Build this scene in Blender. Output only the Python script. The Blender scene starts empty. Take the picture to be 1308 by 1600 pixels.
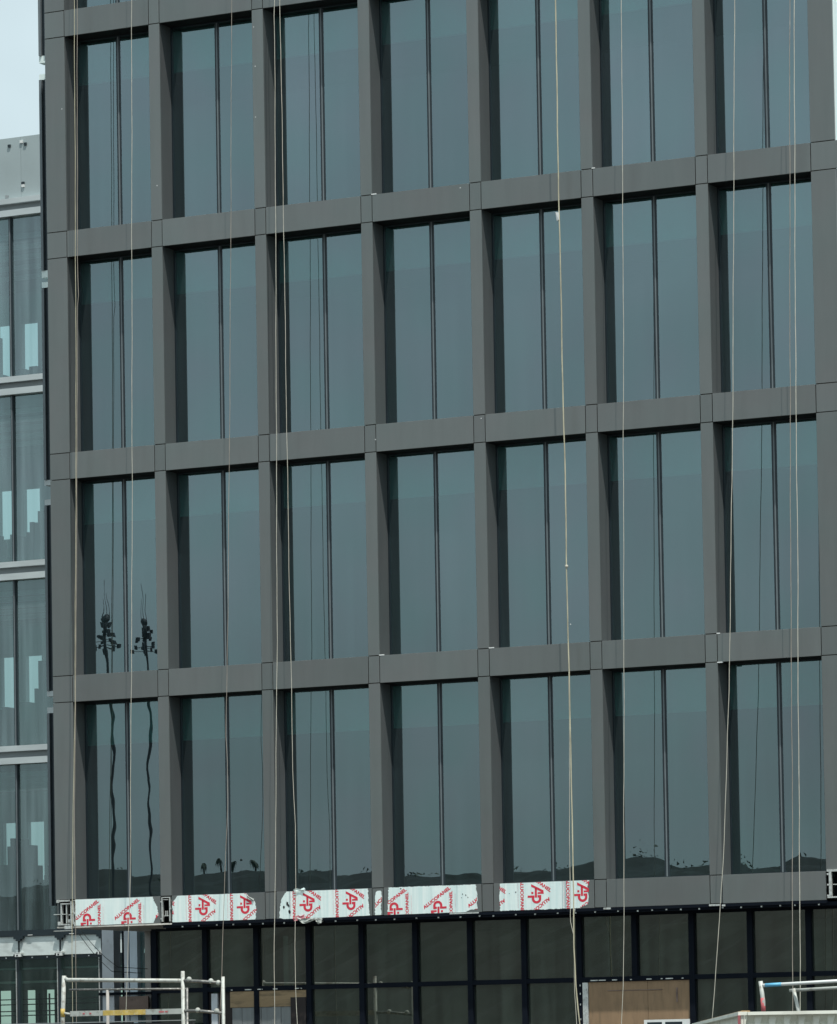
import bpy, bmesh, math, random
from mathutils import Vector, Matrix

SC = bpy.context.scene
COL = SC.collection
random.seed(11)

# ------------------------------------------------------------------ camera
cam_d = bpy.data.cameras.new("camera")
cam = bpy.data.objects.new("camera", cam_d)
COL.objects.link(cam)
YAW, PITCH, ROLL = -0.4647, 0.0509, -0.017
fw = Vector((math.sin(YAW) * math.cos(PITCH), math.cos(YAW) * math.cos(PITCH), math.sin(PITCH)))
rt = Vector((math.cos(YAW), -math.sin(YAW), 0))
up = rt.cross(fw)
r2 = rt * math.cos(ROLL) + up * math.sin(ROLL)
u2 = -rt * math.sin(ROLL) + up * math.cos(ROLL)
M = Matrix((r2, u2, -fw)).transposed().to_4x4()
M.translation = Vector((40.0756, -66.0299, 1.6))
cam.matrix_world = M
cam_d.sensor_fit = 'HORIZONTAL'
cam_d.sensor_width = 36.0
cam_d.lens = 36.0 * 6760.8 / 1308.0
cam_d.shift_y = (1323.6 - 800.0) / 1308.0
cam_d.clip_start = 0.5
cam_d.clip_end = 4000
SC.camera = cam

# ------------------------------------------------------------------ sky, sun, exposure
SUN = Vector((1.15, -1.0, 3.5)).normalized()
elev = math.asin(SUN.z)
w = bpy.data.worlds.new("World")
SC.world = w
w.use_nodes = True
nt = w.node_tree
nt.nodes.clear()
sky = nt.nodes.new("ShaderNodeTexSky")
sky.sky_type = 'NISHITA'
sky.sun_disc = False
sky.sun_elevation = elev
sky.sun_rotation = math.atan2(SUN.x, SUN.y)
sky.air_density = 1.0
sky.dust_density = 3.0
sky.ozone_density = 1.0
hz = nt.nodes.new("ShaderNodeMix"); hz.data_type = 'RGBA'
hz.inputs[0].default_value = 0.62
hz.inputs[7].default_value = (9.9, 11.9, 12.1, 1)      # thin white summer haze over the whole sky
bg = nt.nodes.new("ShaderNodeBackground")
bg.inputs[1].default_value = 0.10
out = nt.nodes.new("ShaderNodeOutputWorld")
nt.links.new(sky.outputs[0], hz.inputs[6])
# the haze is denser and duller towards the horizon, the same all round
wc = nt.nodes.new("ShaderNodeTexCoord"); sp = nt.nodes.new("ShaderNodeSeparateXYZ"); rm = nt.nodes.new("ShaderNodeMapRange")
rm.interpolation_type = 'SMOOTHSTEP'
rm.inputs[1].default_value = 0.0; rm.inputs[2].default_value = 0.28; rm.inputs[3].default_value = 0.70; rm.inputs[4].default_value = 1.0
vs_ = nt.nodes.new("ShaderNodeVectorMath"); vs_.operation = 'SCALE'
nt.links.new(wc.outputs["Generated"], sp.inputs[0]); nt.links.new(sp.outputs[2], rm.inputs[0])
nt.links.new(hz.outputs[2], vs_.inputs[0]); nt.links.new(rm.outputs[0], vs_.inputs["Scale"])
# faint, soft cloud structure in the haze
cn = nt.nodes.new("ShaderNodeTexNoise"); cn.inputs["Scale"].default_value = 13.0; cn.inputs["Detail"].default_value = 3.0
cr_ = nt.nodes.new("ShaderNodeMapRange"); cr_.inputs[1].default_value = 0.3; cr_.inputs[2].default_value = 0.7
cr_.inputs[3].default_value = 0.86; cr_.inputs[4].default_value = 1.07
v2_ = nt.nodes.new("ShaderNodeVectorMath"); v2_.operation = 'SCALE'
nt.links.new(wc.outputs["Generated"], cn.inputs["Vector"]); nt.links.new(cn.outputs[0], cr_.inputs[0])
nt.links.new(vs_.outputs[0], v2_.inputs[0]); nt.links.new(cr_.outputs[0], v2_.inputs["Scale"])
nt.links.new(v2_.outputs[0], bg.inputs[0])
nt.links.new(bg.outputs[0], out.inputs[0])

sun_d = bpy.data.lights.new("sun", 'SUN')
sun_d.energy = 4.2
sun_d.angle = math.radians(0.6)
sun_d.color = (1.0, 0.955, 0.89)
sun = bpy.data.objects.new("sun", sun_d)
COL.objects.link(sun)
sun.rotation_euler = SUN.to_track_quat('Z', 'Y').to_euler()
sun.location = SUN * 60

SC.view_settings.view_transform = 'Standard'
SC.view_settings.look = 'None'
SC.view_settings.exposure = 0.0
SC.view_settings.gamma = 1.0
SC.view_settings.use_curve_mapping = False
SC.render.engine = 'CYCLES'
SC.cycles.max_bounces = 8
SC.cycles.transparent_max_bounces = 16


# ------------------------------------------------------------------ materials
def mat(name):
    m = bpy.data.materials.new(name)
    m.use_nodes = True
    n = m.node_tree
    n.nodes.clear()
    o = n.nodes.new("ShaderNodeOutputMaterial")
    return m, n, o


def N(n, t, **kw):
    x = n.nodes.new(t)
    for k, v in kw.items():
        setattr(x, k, v)
    return x


def solid(name, col, rough=0.6, metal=0.0, var=0.06, scale=3.0, stretch=(1, 1, 1), bump=0.0, obj_var=0.0, spec=0.5, dirt=None, dirt_amt=0.5):
    """principled surface with soft tonal variation, optional streaks of dirt and fine relief"""
    m, n, o = mat(name)
    b = N(n, "ShaderNodeBsdfPrincipled")
    b.inputs["Roughness"].default_value = rough
    b.inputs["Metallic"].default_value = metal
    b.inputs["Specular IOR Level"].default_value = spec
    tc = N(n, "ShaderNodeTexCoord")
    geo = N(n, "ShaderNodeNewGeometry")
    mp = N(n, "ShaderNodeMapping")
    mp.inputs["Scale"].default_value = stretch
    n.links.new(geo.outputs["Position"], mp.inputs[0])
    ns = N(n, "ShaderNodeTexNoise")
    ns.inputs["Scale"].default_value = scale
    ns.inputs["Detail"].default_value = 5
    n.links.new(mp.outputs[0], ns.inputs["Vector"])
    mr = N(n, "ShaderNodeMapRange")
    mr.inputs[1].default_value = 0.3
    mr.inputs[2].default_value = 0.7
    mr.inputs[3].default_value = 1 - var
    mr.inputs[4].default_value = 1 + var
    n.links.new(ns.outputs[0], mr.inputs[0])
    val = mr.outputs[0]
    if obj_var:
        oi = N(n, "ShaderNodeObjectInfo")
        m2 = N(n, "ShaderNodeMapRange")
        m2.inputs[3].default_value = 1 - obj_var
        m2.inputs[4].default_value = 1 + obj_var
        n.links.new(oi.outputs["Random"], m2.inputs[0])
        mm = N(n, "ShaderNodeMath", operation='MULTIPLY')
        n.links.new(val, mm.inputs[0])
        n.links.new(m2.outputs[0], mm.inputs[1])
        val = mm.outputs[0]
    vm = N(n, "ShaderNodeVectorMath", operation='SCALE')
    vm.inputs[0].default_value = col
    n.links.new(val, vm.inputs["Scale"])
    colout = vm.outputs[0]
    if dirt:
        nd = N(n, "ShaderNodeTexNoise")
        nd.inputs["Scale"].default_value = scale * 2.3
        nd.inputs["Detail"].default_value = 8
        n.links.new(mp.outputs[0], nd.inputs["Vector"])
        cr = N(n, "ShaderNodeMapRange")
        cr.inputs[1].default_value = 0.52
        cr.inputs[2].default_value = 0.72
        cr.inputs[4].default_value = dirt_amt
        n.links.new(nd.outputs[0], cr.inputs[0])
        mx = N(n, "ShaderNodeMix", data_type='RGBA')
        mx.inputs[7].default_value = (*dirt, 1)
        n.links.new(cr.outputs[0], mx.inputs[0])
        n.links.new(colout, mx.inputs[6])
        colout = mx.outputs[2]
    n.links.new(colout, b.inputs["Base Color"])
    if bump:
        bp = N(n, "ShaderNodeBump")
        bp.inputs["Distance"].default_value = bump
        n.links.new(ns.outputs[0], bp.inputs["Height"])
        n.links.new(bp.outputs[0], b.inputs["Normal"])
    n.links.new(b.outputs[0], o.inputs[0])
    return m


def panel_material(name, col, var=0.05, metal=0.5, rough=(0.27, 0.42)):
    """coated aluminium cladding: metallic paint, faint washed-down streaks, slight oil-canning"""
    m, n, o = mat(name)
    b = N(n, "ShaderNodeBsdfPrincipled")
    b.inputs["Metallic"].default_value = metal
    geo = N(n, "ShaderNodeNewGeometry")
    oi = N(n, "ShaderNodeObjectInfo")
    mp = N(n, "ShaderNodeMapping")
    mp.inputs["Scale"].default_value = (3.2, 3.2, 0.35)
    n.links.new(geo.outputs["Position"], mp.inputs[0])
    ns = N(n, "ShaderNodeTexNoise")
    ns.inputs["Scale"].default_value = 1.6
    ns.inputs["Detail"].default_value = 6
    ns.inputs["Roughness"].default_value = 0.6
    n.links.new(mp.outputs[0], ns.inputs["Vector"])
    n2 = N(n, "ShaderNodeTexNoise")
    n2.inputs["Scale"].default_value = 0.9
    n2.inputs["Detail"].default_value = 3
    n.links.new(geo.outputs["Position"], n2.inputs["Vector"])
    a = N(n, "ShaderNodeMapRange"); a.inputs[1].default_value = .3; a.inputs[2].default_value = .7
    a.inputs[3].default_value = 1 - var; a.inputs[4].default_value = 1 + var
    n.links.new(ns.outputs[0], a.inputs[0])
    c = N(n, "ShaderNodeMapRange"); c.inputs[3].default_value = 0.93; c.inputs[4].default_value = 1.06
    n.links.new(oi.outputs["Random"], c.inputs[0])
    mm = N(n, "ShaderNodeMath", operation='MULTIPLY')
    n.links.new(a.outputs[0], mm.inputs[0]); n.links.new(c.outputs[0], mm.inputs[1])
    # warm and cool drift of the coating from place to place
    tint = N(n, "ShaderNodeMix", data_type='RGBA')
    tint.inputs[6].default_value = (col[0] * 1.09, col[1] * 0.97, col[2] * 0.985, 1)
    tint.inputs[7].default_value = (col[0] * 0.94, col[1] * 1.03, col[2] * 1.015, 1)
    n.links.new(n2.outputs[0], tint.inputs[0])
    vm = N(n, "ShaderNodeVectorMath", operation='SCALE')
    n.links.new(tint.outputs[2], vm.inputs[0]); n.links.new(mm.outputs[0], vm.inputs["Scale"])
    n.links.new(vm.outputs[0], b.inputs["Base Color"])
    r = N(n, "ShaderNodeMapRange"); r.inputs[3].default_value = rough[0]; r.inputs[4].default_value = rough[1]
    n.links.new(ns.outputs[0], r.inputs[0]); n.links.new(r.outputs[0], b.inputs["Roughness"])
    bp = N(n, "ShaderNodeBump"); bp.inputs["Distance"].default_value = 0.012; bp.inputs["Strength"].default_value = 0.6
    n.links.new(n2.outputs[0], bp.inputs["Height"]); n.links.new(bp.outputs[0], b.inputs["Normal"])
    n.links.new(b.outputs[0], o.inputs[0])
    return m


def glass_material(name, refl, trans, wave=0.0009, wscale=0.9, fog=(0.05, 0.075, 0.08)):
    """coated float glass: mirror reflection with roller waves, tinted see-through, a thin film of dust"""
    m, n, o = mat(name)
    tc = N(n, "ShaderNodeTexCoord")
    oi = N(n, "ShaderNodeObjectInfo")
    mulr = N(n, "ShaderNodeMath", operation='MULTIPLY'); mulr.inputs[1].default_value = 61.0
    n.links.new(oi.outputs["Random"], mulr.inputs[0])
    ad = N(n, "ShaderNodeVectorMath", operation='ADD')
    n.links.new(tc.outputs["Object"], ad.inputs[0]); n.links.new(mulr.outputs[0], ad.inputs[1])
    mp = N(n, "ShaderNodeMapping"); mp.inputs["Scale"].default_value = (0.8, 0.8, 1.0)
    n.links.new(ad.outputs[0], mp.inputs[0])
    ns = N(n, "ShaderNodeTexNoise"); ns.inputs["Scale"].default_value = wscale; ns.inputs["Detail"].default_value = 2.0
    n.links.new(mp.outputs[0], ns.inputs["Vector"])
    bp = N(n, "ShaderNodeBump"); bp.inputs["Distance"].default_value = wave; bp.inputs["Strength"].default_value = 1.0
    n.links.new(ns.outputs[0], bp.inputs["Height"])
    g = N(n, "ShaderNodeBsdfGlossy")
    tm = N(n, "ShaderNodeMix", data_type='RGBA')
    tm.inputs[6].default_value = (refl[0] * 1.12, refl[1] * 0.95, refl[2] * 1.01, 1)
    tm.inputs[7].default_value = (refl[0] * 0.92, refl[1] * 1.03, refl[2] * 1.0, 1)
    lw = N(n, "ShaderNodeTexNoise"); lw.inputs["Scale"].default_value = 0.8; lw.inputs["Detail"].default_value = 1.0
    n.links.new(ad.outputs[0], lw.inputs["Vector"]); n.links.new(lw.outputs[0], tm.inputs[0])
    pv = N(n, "ShaderNodeMapRange"); pv.inputs[3].default_value = 0.93; pv.inputs[4].default_value = 1.06
    n.links.new(oi.outputs["Random"], pv.inputs[0])
    pvs = N(n, "ShaderNodeVectorMath", operation='SCALE')
    n.links.new(tm.outputs[2], pvs.inputs[0]); n.links.new(pv.outputs[0], pvs.inputs["Scale"])
    n.links.new(pvs.outputs[0], g.inputs["Color"]); g.inputs["Roughness"].default_value = 0.0
    n.links.new(bp.outputs[0], g.inputs["Normal"])
    # dust, washed into vertical runs
    geo = N(n, "ShaderNodeNewGeometry")
    mp2 = N(n, "ShaderNodeMapping"); mp2.inputs["Scale"].default_value = (5.0, 5.0, 0.22)
    n.links.new(geo.outputs["Position"], mp2.inputs[0])
    n3 = N(n, "ShaderNodeTexNoise"); n3.inputs["Scale"].default_value = 1.3; n3.inputs["Detail"].default_value = 6
    n.links.new(mp2.outputs[0], n3.inputs["Vector"])
    df = N(n, "ShaderNodeBsdfDiffuse")
    mr = N(n, "ShaderNodeMapRange"); mr.inputs[1].default_value = .35; mr.inputs[2].default_value = .75
    mr.inputs[3].default_value = 0.35; mr.inputs[4].default_value = 1.5
    n.links.new(n3.outputs[0], mr.inputs[0])
    vm = N(n, "ShaderNodeVectorMath", operation='SCALE'); vm.inputs[0].default_value = fog
    n.links.new(mr.outputs[0], vm.inputs["Scale"]); n.links.new(vm.outputs[0], df.inputs[0])
    t = N(n, "ShaderNodeBsdfTransparent"); t.inputs[0].default_value = (*trans, 1)
    a1 = N(n, "ShaderNodeAddShader"); a2 = N(n, "ShaderNodeAddShader")
    n.links.new(g.outputs[0], a1.inputs[0]); n.links.new(t.outputs[0], a1.inputs[1])
    n.links.new(a1.outputs[0], a2.inputs[0]); n.links.new(df.outputs[0], a2.inputs[1])
    n.links.new(a2.outputs[0], o.inputs[0])
    return m


def clear_edge(name):
    m, n, o = mat(name)
    t = N(n, "ShaderNodeBsdfTransparent"); t.inputs[0].default_value = (0.86, 0.93, 0.91, 1)
    n.links.new(t.outputs[0], o.inputs[0])
    return m


CLAD = panel_material("grey_metallic_cladding", (0.170, 0.187, 0.184))
CLAD_JAMB_SHADED = panel_material("shade_darkened_reveal", (0.076, 0.088, 0.091), 0.08, 0.0, (0.55, 0.7))  # same cladding as the front, darkened so the reveal shade sits in the colour
BLACK = solid("black_trim", (0.006, 0.009, 0.015), 0.75, 0, .15, 2.0, spec=.08)
JOINT = solid("black_joint_backing", (0.012, 0.012, 0.013), 0.8)
SOFFIT = solid("near_black_soffit", (0.008, 0.010, 0.011), 0.7, 0, .2, 2.0, spec=.25)  # soffits coloured near black, much darker than the cladding
FRAME = solid("dark_window_frame", (0.018, 0.030, 0.038), 0.4, 0.2, .12, 4)
CAP = solid("mullion_cap_metal", (0.155, 0.185, 0.20), 0.5, 0.1, .08, 4)
GLASS = glass_material("coated_window_glass", (0.171, 0.224, 0.236), (0.12, 0.29, 0.28), fog=(0.005, 0.009, 0.010))
GLASS_LOW = glass_material("ground_floor_glass", (0.21, 0.23, 0.21), (0.2, 0.25, 0.23), wave=0.0006, fog=(0.024, 0.032, 0.026))
GLASS_WING = glass_material("wing_ground_glass", (0.12, 0.15, 0.16), (0.66, 0.80, 0.68), wave=0.0008, fog=(0.02, 0.025, 0.024))
GLASS_FAR = glass_material("pale_green_glass", (0.135, 0.17, 0.175), (0.33, 0.45, 0.455), wave=0.0016, fog=(0.06, 0.085, 0.09))
EDGE = clear_edge("glass_edge")
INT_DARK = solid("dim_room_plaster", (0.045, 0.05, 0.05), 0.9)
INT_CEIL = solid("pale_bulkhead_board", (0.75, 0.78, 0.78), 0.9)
INT_FLOOR = solid("bare_concrete", (0.22, 0.22, 0.21), 0.9, 0, .15, 1.5)
ALU = solid("bare_aluminium", (0.62, 0.65, 0.63), 0.42, 0.5, .15, 12, dirt=(0.2, 0.19, 0.16), dirt_amt=0.7)
STEEL_GREY = solid("grey_painted_steel", (0.56, 0.60, 0.64), 0.5, 0.1, .1, 3, dirt=(0.2, 0.2, 0.18), dirt_amt=0.3)
PALE_STEEL = solid("pale_blue_grey_column", (0.62, 0.72, 0.80), 0.55, 0, .08, 3)
BEIGE_COL = solid("beige_grey_render", (0.34, 0.33, 0.31), 0.8, 0, .1, 3)
LEDGE = solid("pale_ledge_metal", (0.50, 0.56, 0.57), 0.5, 0.1, .1, 1.2, (1, 1, 4))
PARAPET = solid("pale_parapet_panel", (0.36, 0.43, 0.44), 0.5, 0.1, .08, .8, obj_var=.04)
RECESS = solid("grey_spandrel", (0.25, 0.28, 0.29), 0.6, 0, .1, 1)
WHITE_WRAP = solid("white_wrapped_beam", (0.66, 0.74, 0.73), 0.6, 0, .12, 1.4, (1, 1, 2), dirt=(0.42, 0.47, 0.46), dirt_amt=.6)
PLY = solid("plywood", (0.27, 0.18, 0.105), 0.75, 0, .14, 1.6, (4, 4, 1), obj_var=.06, dirt=(0.17, 0.12, 0.075), dirt_amt=.5)
PLY_DIM = solid("weathered_plywood", (0.29, 0.21, 0.12), 0.8, 0, .16, 1.6, (1, 1, 5), dirt=(0.10, 0.08, 0.05), dirt_amt=.6)
BROWN = solid("brown_board", (0.20, 0.145, 0.12), 0.8, 0, .2, 2.5, dirt=(0.05, 0.035, 0.03), dirt_amt=.6)
DARKBOARD = solid("black_brown_board", (0.018, 0.013, 0.013), 0.7, 0, .2, 3)
SHUT = solid("zinc_sheet", (0.20, 0.22, 0.225), 0.5, 0.3, .14, 2, (6, 6, .5))
SOFF_BOARD = solid("dusty_soffit_board", (0.62, 0.61, 0.56), 0.85, 0, .2, 2.2, dirt=(0.12, 0.12, 0.11), dirt_amt=.7)
ROPE = solid("nylon_rope", (0.50, 0.49, 0.42), 0.9, 0, .15, 6)
ROPE_Y = solid("yellowed_rope", (0.46, 0.44, 0.32), 0.9, 0, .25, 3)
ROPE_B = solid("brown_rope", (0.32, 0.29, 0.25), 0.9, 0, .2, 3)
CABLE = solid("grey_cable", (0.06, 0.065, 0.06), 0.7)
RAIL = solid("scuffed_white_paint", (0.44, 0.47, 0.44), 0.55, 0.1, .1, 5, dirt=(0.17, 0.15, 0.12), dirt_amt=.85)
RAIL_DARK = solid("galvanised_tube", (0.16, 0.165, 0.16), 0.5, 0.4, .25, 8, dirt=(0.5, 0.5, 0.46), dirt_amt=.7)
YELLOW = solid("yellow_paint", (0.55, 0.40, 0.10), 0.6, 0, .2, 8, dirt=(0.6, 0.56, 0.42), dirt_amt=.6)
RED = solid("red_paint", (0.46, 0.11, 0.12), 0.6, 0, .15, 8)
BLUE = solid("blue_tape", (0.12, 0.42, 0.64), 0.5)
HOARD = solid("charcoal_hoarding", (0.030, 0.034, 0.037), 0.7, 0, .15, 2)
WHITE = solid("white_plastic", (0.72, 0.75, 0.74), 0.5, 0, .08, 4)
CONT = solid("chalky_container_paint", (0.78, 0.80, 0.72), 0.6, 0.05, .08, 1.6, dirt=(0.45, 0.43, 0.36), dirt_amt=.45)
CONT_SIDE = CONT
TAN = solid("tan_timber", (0.40, 0.26, 0.13), 0.75, 0, .15, 6)
PINK = solid("rust_red_edge", (0.32, 0.10, 0.11), 0.7, 0, .2, 6)
LETTER = solid("red_print", (0.66, 0.035, 0.065), 0.5, 0, .05, 9)
LETTER_PALE = solid("faded_red_print", (0.66, 0.24, 0.28), 0.55, 0, .1, 9)
CONCRETE = solid("site_ground_dust", (0.075, 0.072, 0.065), 0.95, 0, .18, .35, bump=.02)
FOLI = solid("hill_scrub", (0.018, 0.022, 0.019), 0.95, 0, .35, .18, bump=.3)
BARK = solid("grey_bark", (0.06, 0.055, 0.048), 0.9)
LEAF = solid("palm_leaf", (0.035, 0.05, 0.028), 0.7, 0, .3, 2)
MAST = solid("weathered_mast_steel", (0.05, 0.055, 0.06), 0.6, 0.2)


def film_material():
    m, n, o = mat("protective_film")
    b = N(n, "ShaderNodeBsdfPrincipled")
    b.inputs["Roughness"].default_value = 0.36
    geo = N(n, "ShaderNodeNewGeometry")
    mp = N(n, "ShaderNodeMapping"); mp.inputs["Scale"].default_value = (11, 11, 0.5)
    n.links.new(geo.outputs["Position"], mp.inputs[0])
    ns = N(n, "ShaderNodeTexNoise"); ns.inputs["Scale"].default_value = 1.5; ns.inputs["Detail"].default_value = 5
    n.links.new(mp.outputs[0], ns.inputs["Vector"])
    cr = N(n, "ShaderNodeValToRGB")
    cr.color_ramp.elements[0].position = .35; cr.color_ramp.elements[0].color = (0.68, 0.84, 0.83, 1)
    cr.color_ramp.elements[1].position = .62; cr.color_ramp.elements[1].color = (0.82, 0.93, 0.91, 1)
    n.links.new(ns.outputs[0], cr.inputs[0])
    n2 = N(n, "ShaderNodeTexNoise"); n2.inputs["Scale"].default_value = 16; n2.inputs["Detail"].default_value = 5
    n.links.new(geo.outputs["Position"], n2.inputs["Vector"])
    bp = N(n, "ShaderNodeBump"); bp.inputs["Distance"].default_value = 0.004; bp.inputs["Strength"].default_value = .5
    n.links.new(n2.outputs[0], bp.inputs["Height"])
    n.links.new(cr.outputs[0], b.inputs["Base Color"]); n.links.new(bp.outputs[0], b.inputs["Normal"])
    n.links.new(b.outputs[0], o.inputs[0])
    return m


FILM = film_material()
SEAM = solid('film_fold_line', (0.42, 0.52, 0.52), .5)

# ------------------------------------------------------------------ object helpers
_cache = {}


def root(name, label, cat, loc=(0, 0, 0), group=None):
    o = bpy.data.objects.new(name, None)
    COL.objects.link(o)
    o.location = loc
    o["label"] = label
    o["category"] = cat
    if group:
        o["group"] = group
    o.empty_display_size = 0.3
    return o


def link(name, me, parent=None, loc=(0, 0, 0), rot=None):
    o = bpy.data.objects.new(name, me)
    COL.objects.link(o)
    o.location = loc
    if rot:
        o.rotation_euler = rot
    if parent:
        o.parent = parent
    return o


def pyobj(name, verts, faces, m, parent=None, loc=(0, 0, 0), smooth=False):
    me = bpy.data.meshes.new(name)
    me.from_pydata(verts, [], faces)
    me.materials.append(m)
    if smooth:
        for p in me.polygons:
            p.use_smooth = True
    me.update()
    return link(name, me, parent, loc)


def off(parent):
    """world position of an (unrotated) chain of parents"""
    v = Vector((0, 0, 0))
    while parent:
        v += Vector(parent.location)
        parent = parent.parent
    return v


def box(name, x0, x1, y0, y1, z0, z1, m, parent=None, bev=0.0, rot=None):
    """box given in world coordinates; meshes of equal size and material are shared"""
    sx, sy, sz = x1 - x0, y1 - y0, z1 - z0
    key = (round(sx, 3), round(sy, 3), round(sz, 3), m.name, bev)
    me = _cache.get(key)
    if me is None:
        bm = bmesh.new()
        bmesh.ops.create_cube(bm, size=1.0)
        for v in bm.verts:
            v.co = Vector((v.co.x * sx, v.co.y * sy, v.co.z * sz))
        if bev:
            bmesh.ops.bevel(bm, geom=bm.edges[:], offset=bev, segments=1, affect='EDGES')
        me = bpy.data.meshes.new(name)
        bm.to_mesh(me)
        bm.free()
        me.materials.append(m)
        _cache[key] = me
    c = Vector(((x0 + x1) / 2, (y0 + y1) / 2, (z0 + z1) / 2))
    if parent:
        c -= off(parent)
    return link(name, me, parent, c, rot)


def boxes(name, lst, m, parent=None):
    """several boxes joined into one part; world coordinates"""
    vs, fs = [], []
    o0 = off(parent) if parent else Vector((0, 0, 0))
    for (x0, x1, y0, y1, z0, z1) in lst:
        b = len(vs)
        vs += [(x - o0.x, y - o0.y, z - o0.z) for z in (z0, z1) for x, y in ((x0, y0), (x1, y0), (x1, y1), (x0, y1))]
        fs += [(b, b + 3, b + 2, b + 1), (b + 4, b + 5, b + 6, b + 7), (b, b + 1, b + 5, b + 4), (b + 1, b + 2, b + 6, b + 5), (b + 2, b + 3, b + 7, b + 6), (b + 3, b, b + 4, b + 7)]
    return pyobj(name, vs, fs, m, parent)


def tube_data(pts, r, sides=8):
    pts = [Vector(p) for p in pts]
    vs, fs = [], []
    n = len(pts)
    for i, p in enumerate(pts):
        d = (pts[min(i + 1, n - 1)] - pts[max(i - 1, 0)]).normalized()
        a = Vector((0, 1, 0)) if abs(d.y) < 0.9 else Vector((1, 0, 0))
        u = d.cross(a).normalized()
        v = d.cross(u)
        for k in range(sides):
            t = 2 * math.pi * k / sides
            vs.append(p + (u * math.cos(t) + v * math.sin(t)) * r)
    for i in range(n - 1):
        for k in range(sides):
            a, b = i * sides + k, i * sides + (k + 1) % sides
            fs.append((a, b, b + sides, a + sides))
    fs.append(tuple(range(sides))[::-1])
    fs.append(tuple((n - 1) * sides + k for k in range(sides)))
    return vs, fs


def tube(name, pts, r, m, parent=None, sides=8):
    o0 = off(parent) if parent else Vector((0, 0, 0))
    vs, fs = tube_data(pts, r, sides)
    return pyobj(name, [tuple(v - o0) for v in vs], fs, m, parent, smooth=True)


def pane(name, x0, x1, y, z0, z1, m, parent, tilt=(0, 0), th=0.012):
    """a pane of glass 12 mm thick; its outer face carries the coating"""
    sx, sz = x1 - x0, z1 - z0
    key = ("pane", round(sx, 3), round(sz, 3), m.name)
    me = _cache.get(key)
    if me is None:
        hx, hz = sx / 2, sz / 2
        vs = [(-hx, 0, -hz), (hx, 0, -hz), (hx, 0, hz), (-hx, 0, hz), (-hx, th, -hz), (hx, th, -hz), (hx, th, hz), (-hx, th, hz)]
        fs = [(0, 1, 2, 3), (5, 4, 7, 6), (0, 4, 5, 1), (3, 2, 6, 7), (0, 3, 7, 4), (1, 5, 6, 2)]
        me = bpy.data.meshes.new(name)
        me.from_pydata(vs, [], fs)
        me.materials.append(m)
        me.materials.append(EDGE)
        for p in me.polygons:
            p.material_index = 0 if p.index == 0 else 1
        _cache[key] = me
    return link(name, me, parent, Vector(((x0 + x1) / 2, y, (z0 + z1) / 2)) - off(parent), (tilt[0], 0, tilt[1]))


# ------------------------------------------------------------------ ground and hills
def sheet(name, x0, x1, y0, y1, z, m, n=1):
    o = pyobj(name, [(x0, y0, z), (x1, y0, z), (x1, y1, z), (x0, y1, z)], [(0, 1, 2, 3)], m)
    o["kind"] = "structure"
    return o


sheet("ground", -1500, 1500, -1500, 1500, 0, CONCRETE)

# a long low scrub-covered hill across the valley behind the viewer: the window panes mirror it
hv, hf = [], []
nx, ny = 620, 12
for i in range(nx + 1):
    x = -520 + i * 760 / nx
    top = 20.75 - .012 * (x + 140) + .9 * math.sin(x * 0.021 + 1.0) + 0.35 * math.sin(x * 0.093) + 0.3 * math.sin(x * 0.31 + 2) + .45 * math.sin(x * .137 + 4) * math.sin(x * .71) + random.uniform(-.2, .35)
    for j in range(ny + 1):
        t = j / ny
        h = top * math.sin(t * math.pi / 2) ** 0.9
        hv.append((x, -235 - 75 * t, h + (random.uniform(-.3, .3) if 0 < j < ny else 0) - (0.5 if j == 0 else 0)))
for i in range(nx):
    for j in range(ny):
        a = i * (ny + 1) + j
        hf.append((a, a + 1, a + ny + 2, a + ny + 1))
hill = pyobj("hills", hv, hf, FOLI)
hill["kind"] = "structure"
# ragged shrubs and low trees along the crest, many small leaf clumps
sv_, sf_ = [], []
rs = random.Random(5)
x = -260.0
while x < -40:
    base = 20.75 - .012 * (x + 140) + .9 * math.sin(x * 0.021 + 1.0) + .35 * math.sin(x * .093)
    hgt = rs.choice((.5, .7, .9, 1.2, 1.6)) * rs.uniform(.6, 1.2)
    for q in range(26):
        c = Vector((x + rs.gauss(0, .55), -306 + rs.uniform(-1, 1), base - .5 + abs(rs.gauss(0, .55)) * hgt))
        b = len(sv_)
        for t in range(3):
            sv_.append(tuple(c + Vector((rs.uniform(-.3, .3), rs.uniform(-.3, .3), rs.uniform(-.25, .25)))))
        sf_.append((b, b + 1, b + 2))
    x += rs.choice((.3, .6, 1.0, 2.2, 4.0))
shr = pyobj("hilltop_shrubs", sv_, sf_, LEAF)
shr["kind"] = "stuff"; shr["label"] = "ragged shrubs along the crest of the far hill"

# ------------------------------------------------------------------ the grey office building
W, MW, D, BH = 2.0943, 0.2176, 0.402, 0.473
G = 0.013                       # open joint between cladding panels
bld = root("office_building", "dark grey clad office block with a deep grid of tall recessed windows", "building", (0, 0, 0))


def pier_x(m):
    if m == 0:
        return -0.284, 0.124
    if m == 7:
        return 14.406, 14.835
    return m * W - MW, m * W


def ztop(k):
    return 20.69 - 4 * k        # top of band k (k = -1 .. 4)


TH = 0.035
SIDE_L, SIDE_R, BACK = -0.284, 14.835, 14.0

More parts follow.
